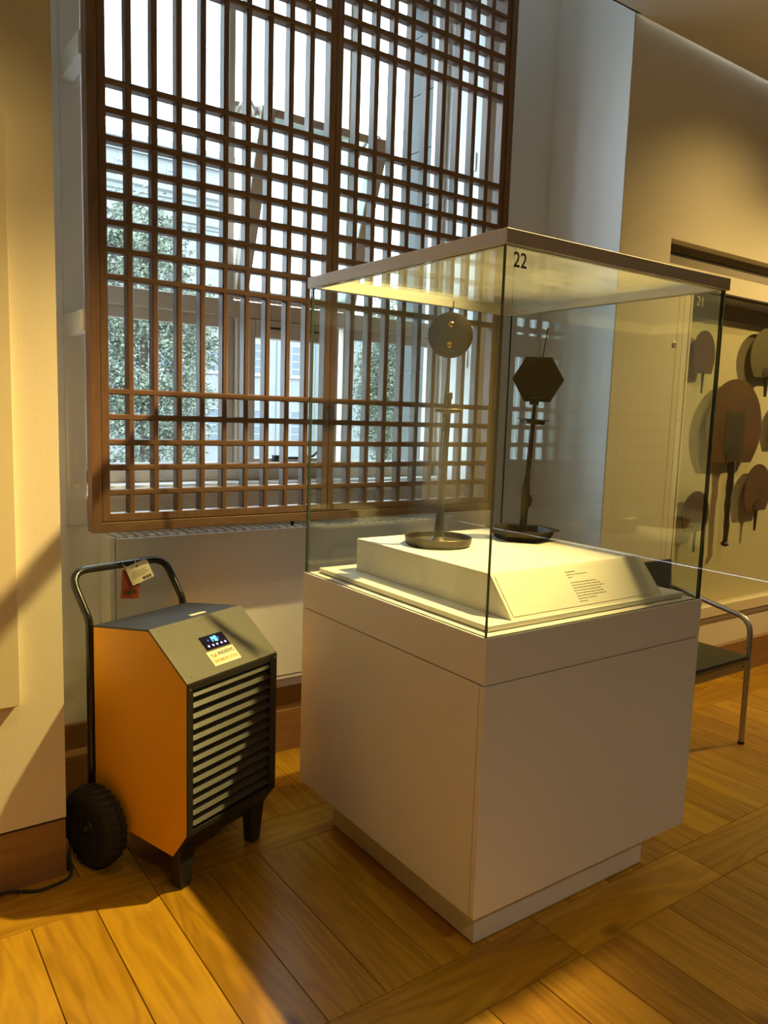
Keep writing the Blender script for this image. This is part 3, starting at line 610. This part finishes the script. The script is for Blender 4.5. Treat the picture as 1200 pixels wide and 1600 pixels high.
for k in range(NS):
    o = bpy.data.objects.new('louvre_slat', sm); COL.objects.link(o); o.parent = fr_o; o.location = (0, 0, 0.680 - k * pz)
for (x, z) in ((0.010, 0.688), (DW - 0.010, 0.695)):
    B(MB().lathe([(0.0045, -0.004), (0.004, -0.006), (0.0, -0.0065)], (x, 0, z), 10, axis=1), 'screw', MT['steel'], fr_o)
# lower front apron
B(MB().prism([(0.0, 0.205), (0.0625, 0.117), (0.068, 0.122), (0.010, 0.207)], 0, -0.001, DW + 0.001), 'lower_apron', MT['black'])
# feet
for u0, u1 in ((0.002, 0.075), (DW - 0.080, DW - 0.006)):
    um = (u0 + u1) / 2
    t0 = [(u0, 0.038, 0.165), (u1, 0.038, 0.165), (u1, 0.085, 0.165), (u0, 0.085, 0.165)]
    t1 = [(um - 0.021, 0.045, 0.002), (um + 0.021, 0.045, 0.002), (um + 0.021, 0.085, 0.002), (um - 0.021, 0.085, 0.002)]
    lg = B(MB().add(t1 + t0, [(0, 3, 2, 1), (4, 5, 6, 7), (0, 1, 5, 4), (1, 2, 6, 5), (2, 3, 7, 6), (3, 0, 4, 7)]), 'foot', MT['black'], bevel=0.003)
    B(MB().box(um - 0.016, um + 0.016, 0.05, 0.08, 0.0, 0.004), 'rubber_pad', MT['rubber'], lg)
# wheels
def wheel(u0, u1):
    NT = 30; mb = MB(); R0 = 0.134; um = (u0 + u1) / 2; hw = (u1 - u0) / 2
    prof = [(0.07, -hw * 0.75), (0.09, -hw * 0.98), (0.118, -hw), (0.130, -hw * 0.82), (R0, -hw * 0.45), (R0, 0), (R0, hw * 0.45), (0.130, hw * 0.82), (0.118, hw), (0.09, hw * 0.98), (0.07, hw * 0.75)]
    mb.lathe(prof, (um, 0.395, 0.1405), 40, axis=0)
    for k in range(NT):     # chevron tread blocks
        a = 2 * PI * k / NT
        for s in (-1, 1):
            a2 = a + (0.5 * 2 * PI / NT if s > 0 else 0)
            ca, sa = math.cos(a2), math.sin(a2); da = 0.052
            vs = []
            for rr in (R0 - 0.004, R0 + 0.006):
                for uu, ang in ((0.05, 0), (0.85, 0.07), (0.85, 0.07 + 0.10), (0.05, 0.10)):
                    an = a2 + ang * s; r_ = rr - (0.006 if uu > 0.5 else 0)
                    vs.append((um + s * hw * uu, 0.395 + r_ * math.cos(an), 0.1405 + r_ * math.sin(an)))
            mb.add(vs, [(0, 3, 2, 1), (4, 5, 6, 7), (0, 1, 5, 4), (1, 2, 6, 5), (2, 3, 7, 6), (3, 0, 4, 7)])
    wh = B(mb, 'wheel', MT['rubber'], smooth=True)
    B(MB().lathe([(0.072, -hw * 0.6), (0.066, -hw * 0.5), (0.03, -hw * 0.45), (0.024, -hw * 0.9), (0.024, hw * 0.9), (0.03, hw * 0.45), (0.066, hw * 0.5), (0.072, hw * 0.6)], (um, 0.395, 0.1405), 28, axis=0), 'hub', MT['black'], wh, smooth=True)
wheel(-0.082, -0.012); wheel(DW + 0.012, DW + 0.082)
B(MB().tube([(-0.088, 0.395, 0.1405), (DW + 0.088, 0.395, 0.1405)], 0.010, 12), 'axle', MT['steel'])
# handle
def arc(p, q, r, n=6):   # quadratic rounding
    return [Vector(p) * (1 - t) ** 2 + Vector(q) * 2 * t * (1 - t) + Vector(r) * t * t for t in [i / n for i in range(n + 1)]]
hl = [Vector((-0.004, 0.464, 0.17)), Vector((-0.004, 0.464, 0.5)), Vector((-0.004, 0.464, 0.80))]
hl += arc((-0.004, 0.464, 0.815), (-0.004, 0.466, 0.835), (-0.004, 0.478, 0.852))
hl += arc((-0.004, 0.532, 0.930), (-0.004, 0.565, 0.984), (0.062, 0.565, 0.984))
hl += arc((0.340, 0.565, 0.978), (0.412, 0.565, 0.978), (0.412, 0.532, 0.928))
hl += arc((0.412, 0.478, 0.852), (0.412, 0.466, 0.835), (0.412, 0.464, 0.815))
hl += [Vector((0.412, 0.464, 0.80)), Vector((0.412, 0.464, 0.5)), Vector((0.412, 0.464, 0.17))]
B(MB().tube(hl, 0.0135, 14), 'handle', MT['tube'], smooth=True)
# hang tags on the handle
DMW = Matrix.Translation((DO[0], DO[1], 0)) @ Matrix.Rotation(DT, 4, 'Z')
def hang_tag(name, label, mat, u, z, wd, ht, rot, vy, marks, hole):
    p = DMW @ Vector((u, vy, z)); rz = DT + math.radians(-30)
    t = thing(name, label, 'tag', tuple(p), 0, 'tags on the dehumidifier handle')
    right = Vector((math.cos(rz), math.sin(rz), 0)); upv = Vector((0, 0, 1))
    Mx = frame_m(tuple(p), tuple(right * math.cos(rot) + upv * math.sin(rot)), tuple(upv * math.cos(rot) - right * math.sin(rot)))
    c = 0.008
    MB().prism([(-wd / 2, -ht / 2), (wd / 2, -ht / 2), (wd / 2, ht / 2 - c), (wd / 2 - c, ht / 2), (-wd / 2 + c, ht / 2), (-wd / 2, ht / 2 - c)], 2, -0.0006, 0.0006).xf(Mx).build('card', mat, t)
    MB().lathe([(0.0045, 0.0006), (0.0045, 0.001), (0.002, 0.001), (0.002, 0.0006)], (0, ht / 2 - 0.012, 0), 12).xf(Mx).build('eyelet', MT['gap'], t)
    m = MB()
    for (x0, x1, y0, y1) in marks: m.box(x0 * wd, x1 * wd, y0 * ht, y1 * ht, 0.0007, 0.0010)
    m.xf(Mx).build('print', MT['ink'] if mat == MT['paper'] else MT['fan_patch'], t)
    h = Mx @ Vector((0, ht / 2 - 0.012, 0.001)); tp = DMW @ Vector((hole, 0.565, 0.981))
    back = DMW.to_3x3() @ Vector((0, 1, 0))
    MB().tube([h, (h + tp) / 2 - back * 0.012, tp - back * 0.0152, tp - back * 0.011 + Vector((0, 0, 0.0110)), tp + Vector((0, 0, 0.0152)), tp + back * 0.011 + Vector((0, 0, 0.011)), tp + back * 0.0152, tp + Vector((0, 0, -0.0152)), h - Vector((0, 0, 0.001))], 0.0011, 6).build('string', MT['string'], t, smooth=True)
wm = [(-0.38, 0.30, -0.02, 0.0), (-0.38, 0.38, -0.10, -0.08), (-0.38, 0.2, -0.18, -0.16), (0.02, 0.14, -0.40, -0.30), (0.17, 0.28, -0.40, -0.30), (0.31, 0.40, -0.40, -0.30), (-0.3, 0.3, 0.08, 0.10), (0.02, 0.40, -0.45, -0.43)]
hang_tag('paper_tag', 'cream paper tag hanging from the dehumidifier handle', MT['paper'], 0.262, 0.950, 0.083, 0.075, math.radians(22), 0.528, wm, 0.262)
rm_ = [(-0.36, -0.2, -0.36, -0.24), (-0.15, 0.05, -0.38, -0.24), (0.1, 0.36, -0.34, -0.22), (-0.3, 0.3, -0.2, -0.18)]
hang_tag('red_tag', 'red card tag hanging behind the cream tag on the handle', MT['red'], 0.237, 0.908, 0.064, 0.112, math.radians(-4), 0.548, rm_, 0.205)
# cable
cb = [(0.66, 2.66, 0.09), (0.60, 2.62, 0.06), (0.580, 2.572, 0.045), (0.578, 2.535, 0.020), (0.560, 2.512, 0.007), (0.520, 2.500, 0.006), (0.466, 2.495, 0.006), (0.42, 2.518, 0.007), (0.398, 2.527, 0.010), (0.35, 2.532, 0.012), (0.2, 2.530, 0.010), (0.0, 2.525, 0.006), (-0.3, 2.52, 0.006)]
def smooth_path(P, n=6):
    P = [Vector(p) for p in P]; out = []
    for i in range(len(P) - 1):
        a, b, c, d = P[max(i - 1, 0)], P[i], P[i + 1], P[min(i + 2, len(P) - 1)]
        for k in range(n):
            t = k / n; out.append(0.5 * ((2 * b) + (c - a) * t + (2 * a - 5 * b + 4 * c - d) * t * t + (3 * b - a - 3 * c + d) * t ** 3))
    return out + [P[-1]]
tag(MB().tube(smooth_path(cb), 0.0048, 8).build('power_cable', MT['rubber'], smooth=True), 'black power cable lying along the oak skirting on the floor', 'cable')

# ------------------------------------------------------------------ graphic panel on the left wall
gp = thing('wall_panel', 'large blank cream panel mounted on the left wall', 'panel', (-0.2, YL, 0.62))
MB().box(-0.85, 0.432, YL - 0.03, YL - 0.002, 0.622, 2.385).build('board', MT['graphic'], gp, bevel=0.002)
MB().box(-0.80, 0.39, YL - 0.003, YL, 0.66, 2.34).build('batten', MT['gap'], gp)

# ------------------------------------------------------------------ showcase 21 in the right wall
sc_ = thing('wall_showcase', 'glazed wall showcase number 21 set into the cream wall', 'showcase', (5.7, YR, 0.375))
MB().box(3.86, 7.6, 2.752, 2.79, 0.40, 2.30).build('back_board', MT['board'], sc_)
MB().box(3.86, 3.868, YR + 0.02, 2.752, 0.40, 2.30).build('side_board', MT['board'], sc_)
MB().box(3.868, 7.6, YR + 0.012, 2.752, 0.40, 0.425).prism([(YR - 0.012, 0.405), (YR + 0.02, 0.405), (YR + 0.02, 0.470), (YR + 0.008, 0.486), (YR - 0.012, 0.470)], 0, 3.85, 7.6).build('bottom_rail', MT['board'], sc_, bevel=0.002)
MB().box(3.85, 7.6, YR - 0.008, YR + 0.01, 0.375, 0.405).build('shadow_rail', MT['header'], sc_)  # taupe strip colours in the shade of the gap under the bottom rail
MB().box(3.868, 7.6, 2.735, 2.7515, 2.192, 2.285).build('header_panel', MT['header'], sc_)
MB().box(3.868, 7.6, YR + 0.012, 2.752, 2.285, 2.30).build('top_board', MT['header'], sc_)
MB().box(3.852, 7.6, YR + 0.001, YR + 0.008, 0.47, 2.292).build('door_glass', MT['wallglass'], sc_)
for X in (3.74, 3.79): MB().box(X, X + 0.003, YR - 0.0006, YR, 0.40, 2.30).build('door_seam', MT['board_line'], sc_)
MB().box(3.846, 3.862, YR - 0.004, YR + 0.002, 0.40, 2.30).build('door_stile', MT['board'], sc_)
MB().box(3.84, 7.6, YR - 0.004, YR + 0.002, 2.292, 2.302).build('top_rail', MT['slotdark'], sc_)
MB().lathe([(0.016, -0.0015), (0.016, -0.004), (0.010, -0.005), (0.006, -0.003), (0.0, -0.003)], (3.722, YR, 1.984), 16, axis=1).build('lock', MT['steel'], sc_)
text_obj('case_number', '21', 0.075, frame_m((3.935, YR - 0.0005, 2.232), (1, 0, 0), (0, 0, 1)), MT['paleink'], sc_)['label'] = 'pale number 21 on the glass'
# ventilation slot above the showcase
vs = thing('light_slot', 'long recessed slot in the wall above the fan showcase', 'wall slot', (5.0, YR, 2.40))
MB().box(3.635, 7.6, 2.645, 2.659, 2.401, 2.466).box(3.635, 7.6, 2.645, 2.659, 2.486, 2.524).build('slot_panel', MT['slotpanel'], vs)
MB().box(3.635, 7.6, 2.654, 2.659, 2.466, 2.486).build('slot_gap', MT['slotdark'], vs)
# fans
def fan(name, label, mat, cx, top, bot, hw, hend, rot=0.0, wear=None, big=False, taper=0.72):
    FYc = 2.70
    t = thing(name, label, 'fan', (cx, FYc, bot), 0, 'hand fans in the wall showcase')
    H = top - bot; right = []
    for k in range(25):                      # rounded head, flat narrower foot
        q = 1 - math.cos(k / 24 * PI / 2); q = k / 24
        tt = math.sin(q * PI / 2)
        f = math.sqrt(max(0, 1 - ((tt - 0.42) / 0.58) ** 2)) if tt > 0.42 else taper + (1 - taper) * (1 - (1 - tt / 0.42) ** 2)
        right.append((f * hw, bot + tt * H))
    pts = right + [(-p[0], p[1]) for p in right[::-1][1:]]
    Rm = Matrix.Translation((cx, FYc, (top + bot) / 2)) @ Matrix.Rotation(rot, 4, 'Y')
    pl = [(p[0], p[1] - (top + bot) / 2) for p in pts]
    leaf = MB().prism(pl, 1, -0.003, 0.003).xf(Rm).build('fan_leaf', mat, t, bevel=0.0008)
    hz = bot - (top + bot) / 2
    L = hend - (top + bot) / 2
    w0 = 0.13 * hw
    MB().prism([(-w0 * 1.6, hz - 0.002), (w0 * 1.6, hz - 0.002), (w0 * 1.9, hz + H * 0.10), (w0 * 1.2, hz + H * 0.20), (0, hz + H * 0.235), (-w0 * 1.2, hz + H * 0.20), (-w0 * 1.9, hz + H * 0.10)], 1, -0.008, -0.003).xf(Rm).build('root_guard', MT['darkwood'], t, bevel=0.0015)
    N = 18; path = []; rr = []
    for k in range(N + 1):
        q = k / N; zz = hz + 0.01 + (L - hz - 0.01) * q
        path.append((math.sin(q * 9) * 0.004 if big else 0.0, -0.004, zz)); rr.append(max(0.006, 0.011 * hw / 0.14 * (1 - 0.45 * q)) * ((1 + 0.16 * math.sin(q * 24)) if big else 1) if not big else 0.024 * (1 - 0.35 * q) * (1 + 0.12 * math.sin(q * 26)))
    MB().tube(path, rr, 10).xf(Rm).build('handle', MT['darkwood'], t, smooth=True)
    if big:
        MB().lathe([(0.008, -0.018), (0.022, -0.012), (0.026, 0.0), (0.02, 0.012), (0.012, 0.016)], (path[-1][0], -0.004, L), 14).xf(Rm).build('handle_end', MT['darkwood'], t, smooth=True)
        MB().box(-0.10, 0.11, -0.005, -0.003, hz + 0.05, hz + H * 0.60).xf(Rm).build('painted_patch', MT['fan_patch'], t)
    MB().tube([Rm @ Vector((0, 0.003, 0)), Rm @ Vector((0, 0.051, 0))], 0.006, 8).build('mount_pin', MT['steel'], t)
    return t
fan('hand_fan', 'small reddish lacquered fan below the number 21', MT['fan_red'], 4.200, 2.110, 1.860, 0.112, 1.745, wear=1, taper=0.78)
fan('hand_fan', 'large dark brown fan with a long twisted handle', MT['fan_brown'], 4.588, 1.848, 1.330, 0.312, 0.815, big=True, taper=0.70)
fan('hand_fan', 'olive fan at the upper right of the large brown fan', MT['fan_olive'], 4.905, 2.185, 1.872, 0.205, 1.752, taper=0.70)
fan('hand_fan', 'brown fan at the lower right of the large fan', MT['fan_brown'], 4.925, 1.318, 1.012, 0.156, 0.880, taper=0.74)
fan('hand_fan', 'brown fan low down left of the large twisted handle', MT['fan_brown'], 4.250, 1.160, 0.914, 0.138, 0.785, taper=0.72)
fan('hand_fan', 'dark fan cut off by the right edge of the view', MT['fan_red'], 5.235, 1.76, 1.46, 0.200, 1.33, taper=0.74)

# ------------------------------------------------------------------ chair behind the case
ch = thing('armchair', 'black leather chair with satin metal tube arms behind the showcase', 'chair', (3.31, 2.18, 0))
def leg_loop(X):
    p = [Vector((X, 1.932, 0.012)), Vector((X, 1.934, 0.3)), Vector((X, 1.937, 0.54))]
    p += arc((X, 1.938, 0.56), (X, 1.942, 0.626), (X, 2.01, 0.640))
    p += [Vector((X, 2.1, 0.655)), Vector((X, 2.25, 0.682)), Vector((X, 2.40, 0.708))]
    o = MB().tube(p, 0.0135, 12).build('arm_tube', MT['alu'], ch, smooth=True)
    MB().tube([(X, 1.932, 0.0), (X, 1.932, 0.014)], 0.0150, 12).build('floor_cap', MT['rubber'], o)
    q = [Vector((X, 2.47, 0.0)), Vector((X, 2.44, 0.3)), Vector((X, 2.405, 0.62)), Vector((X, 2.40, 0.72)), Vector((X, 2.408, 0.84))]
    MB().tube(q, 0.0125, 12).build('back_leg', MT['alu'], ch, smooth=True)
leg_loop(3.588); leg_loop(3.035)
MB().box(3.045, 3.578, 1.925, 1.945, 0.385, 0.425).build('front_rail', MT['alu'], ch, bevel=0.003)
MB().box(3.045, 3.578, 2.415, 2.435, 0.385, 0.425).build('back_rail', MT['alu'], ch, bevel=0.003)
for X in (3.045, 3.56): MB().box(X, X + 0.018, 1.945, 2.415, 0.39, 0.42).build('side_rail', MT['alu'], ch, bevel=0.003)
MB().lathe([(0.005, -0.001), (0.005, -0.004), (0.0, -0.0045)], (3.53, 1.925, 0.405), 10, axis=1).build('screw', MT['slotdark'], ch)
MB().box(3.052, 3.571, 1.915, 2.42, 0.4255, 0.458).build('seat_pad', MT['leather'], ch, bevel=0.014)
MB().prism([(2.378, 0.62), (2.398, 0.62), (2.402, 0.852), (2.384, 0.852)], 0, 3.05, 3.572).build('backrest', MT['leather'], ch, bevel=0.006)

# ------------------------------------------------------------------ outside the window
GZ = -9.0
struct(MB().box(-60, 140, 3.7, 160, GZ - 0.2, GZ).build('ground_street', MT['street']), 'grey street outside')
EY = 55.0; es = EY / 30.0
def ez(z): return 1.55 + (z - 1.55) * es
bl = thing('stone_building', 'pale stone building with rows of windows across the street', 'building', (24, EY, GZ))
xL0, xL1, xM1 = 0.0, 13.05 * es, 46.0
zTop, zMid = ez(11.45), ez(5.75)
MB().box(xL0, xL1, EY, EY + 14, GZ, zTop - 1.0).build('tall_wing_wall', MT['stone'], bl)
MB().box(xL1, xM1, EY, EY + 12, GZ, zMid - 0.8).build('low_wing_wall', MT['stone'], bl)
def cornice(x0, x1, z, d, h): MB().prism([(EY + 0.3, z), (EY - d * 0.35, z), (EY - d * 0.5, z + h * 0.4), (EY - d, z + h * 0.6), (EY - d, z + h), (EY + 0.3, z + h)], 0, x0, x1).build('cornice', MT['stone'], bl)
cornice(xL0, xL1 + 0.5, zTop - 1.0, 0.9, 1.0); cornice(xL1 + 0.5, xM1, zMid - 0.8, 0.6, 0.5); cornice(xL0, xL1 + 0.4, ez(9.55), 0.45, 0.7); cornice(xL0, xL1 + 0.3, ez(8.6), 0.3, 0.45)
cornice(xL1 + 0.3, xM1, ez(4.95), 0.25, 0.35)
MB().box(xL1, xM1, EY + 0.2, EY + 12, zMid - 0.8, zMid - 0.1).build('parapet', MT['stone'], bl)
ww_, rows_ = 0.56 * es, ((3.10, 4.42), (0.28, 1.66), (-2.6, -1.1))
wmesh = {}
def far_window(x, z0, z1):
    h = z1 - z0; k = round(h, 2)
    if k not in wmesh:
        f = MB(); b = 0.07
        f.box(-ww_ / 2, -ww_ / 2 + b, -0.04, 0.02, 0, h).box(ww_ / 2 - b, ww_ / 2, -0.04, 0.02, 0, h).box(-ww_ / 2, ww_ / 2, -0.04, 0.02, 0, b * 2).box(-ww_ / 2, ww_ / 2, -0.04, 0.02, h - b, h)
        for q in (1, 2, 3): f.box(-ww_ / 2, ww_ / 2, -0.03, 0.015, h * q / 4 - 0.03, h * q / 4 + 0.03)
        f.box(-ww_ / 2 - 0.1, ww_ / 2 + 0.1, -0.14, 0.0, -0.12, 0.0)
        wmesh[k] = (f.mesh('window', MT['mullion_far']), MB().box(-ww_ / 2 + b, ww_ / 2 - b, -0.012, -0.004, b, h - b).mesh('pane', MT['pane_far']))
    o = bpy.data.objects.new('window', wmesh[k][0]); COL.objects.link(o); o.location = (x, EY - 0.03, z0); attach(o, bl)
    p = bpy.data.objects.new('pane', wmesh[k][1]); COL.objects.link(p); p.parent = o
xc = 14.545 * es; pw_ = 1.925 * es
for k in range(-6, 5):
    x = xc + k * pw_
    for (a, b) in rows_[:2]:
        far_window(x, ez(a), ez(b))
for k in range(-4, -1):
    far_window(xc + k * pw_ + 0.6, ez(9.95), ez(10.6)); far_window(xc + k * pw_ + 0.6, ez(6.2), ez(7.7))
# pilaster strips and a drain pipe between the windows
for k in range(-6, 5):
    x = xc + (k + 0.5) * pw_
    MB().box(x - 0.03, x + 0.03, EY - 0.05, EY, GZ, ez(4.9)).build('wall_joint', MT['pane_far'] if k == 0 else MT['stone'], bl)

def tree(label, c, r, n, seed, leaf=0.30):
    g = random.Random(seed)
    t = thing('street_tree', label, 'tree', (c[0], c[1], GZ), 0, 'trees across the street')
    MB().tube([(c[0], c[1], GZ), (c[0] + 0.1, c[1], GZ + 4), (c[0] - 0.1, c[1], c[2] - r[2] * 0.3), (c[0] + 0.1, c[1], c[2] + r[2] * 0.6)], [0.35, 0.28, 0.2, 0.05], 10).build('trunk', MT['bark'], t, smooth=True)
    br = MB()
    for k in range(26):
        a = g.uniform(0, 2 * PI); z0 = c[2] + r[2] * g.uniform(-0.7, 0.5); q = g.uniform(0.5, 0.85)
        e = Vector((c[0] + math.cos(a) * r[0] * q, c[1] + math.sin(a) * r[1] * q, z0 + r[2] * 0.25))
        br.tube([(c[0], c[1], z0), ((c[0] + e.x) / 2, (c[1] + e.y) / 2, z0 + 0.3), e], [0.10, 0.06, 0.02], 5)
    br.build('branch', MT['bark'], t)
    # leaf clusters
    cl_ = []
    for k in range(230):
        while True:
            p = Vector((g.uniform(-1, 1), g.uniform(-1, 1), g.uniform(-1, 1)))
            if 0.25 < p.length < 1: break
        cl_.append((Vector((c[0] + p.x * r[0], c[1] + p.y * r[1], c[2] + p.z * r[2])), g.uniform(0.5, 1.0)))
    V = []; Fc = []
    for k in range(n):
        q, s = cl_[g.randrange(len(cl_))]
        p = q + Vector((g.gauss(0, 0.45), g.gauss(0, 0.45), g.gauss(0, 0.4))) * s
        u = Vector((g.uniform(-1, 1), g.uniform(-1, 1), g.uniform(-0.6, 0.6))).normalized(); v = u.cross(Vector((g.uniform(-1, 1), g.uniform(-1, 1), g.uniform(-1, 1)))).normalized()
        L = leaf * g.uniform(0.6, 1.2); o = len(V)
        V += [p - u * L * 0.5, p + v * L * 0.28, p + u * L * 0.5, p - v * L * 0.28]; Fc.append((o, o + 1, o + 2, o + 3))
    me = bpy.data.meshes.new('foliage'); me.from_pydata([tuple(p) for p in V], [], Fc); me.materials.append(MT['leaf'])
    f = bpy.data.objects.new('foliage', me); COL.objects.link(f); attach(f, t); f['kind'] = 'stuff'
tree('leafy tree seen through the left panel of the screen', (11.2, 34, 4.2), (3.1, 3.0, 6.2), 42000, 1, 0.19)
tree('narrow leafy tree seen through the right panel of the screen', (25.6, 36, 3.6), (1.5, 2.0, 5.0), 18000, 2, 0.19)
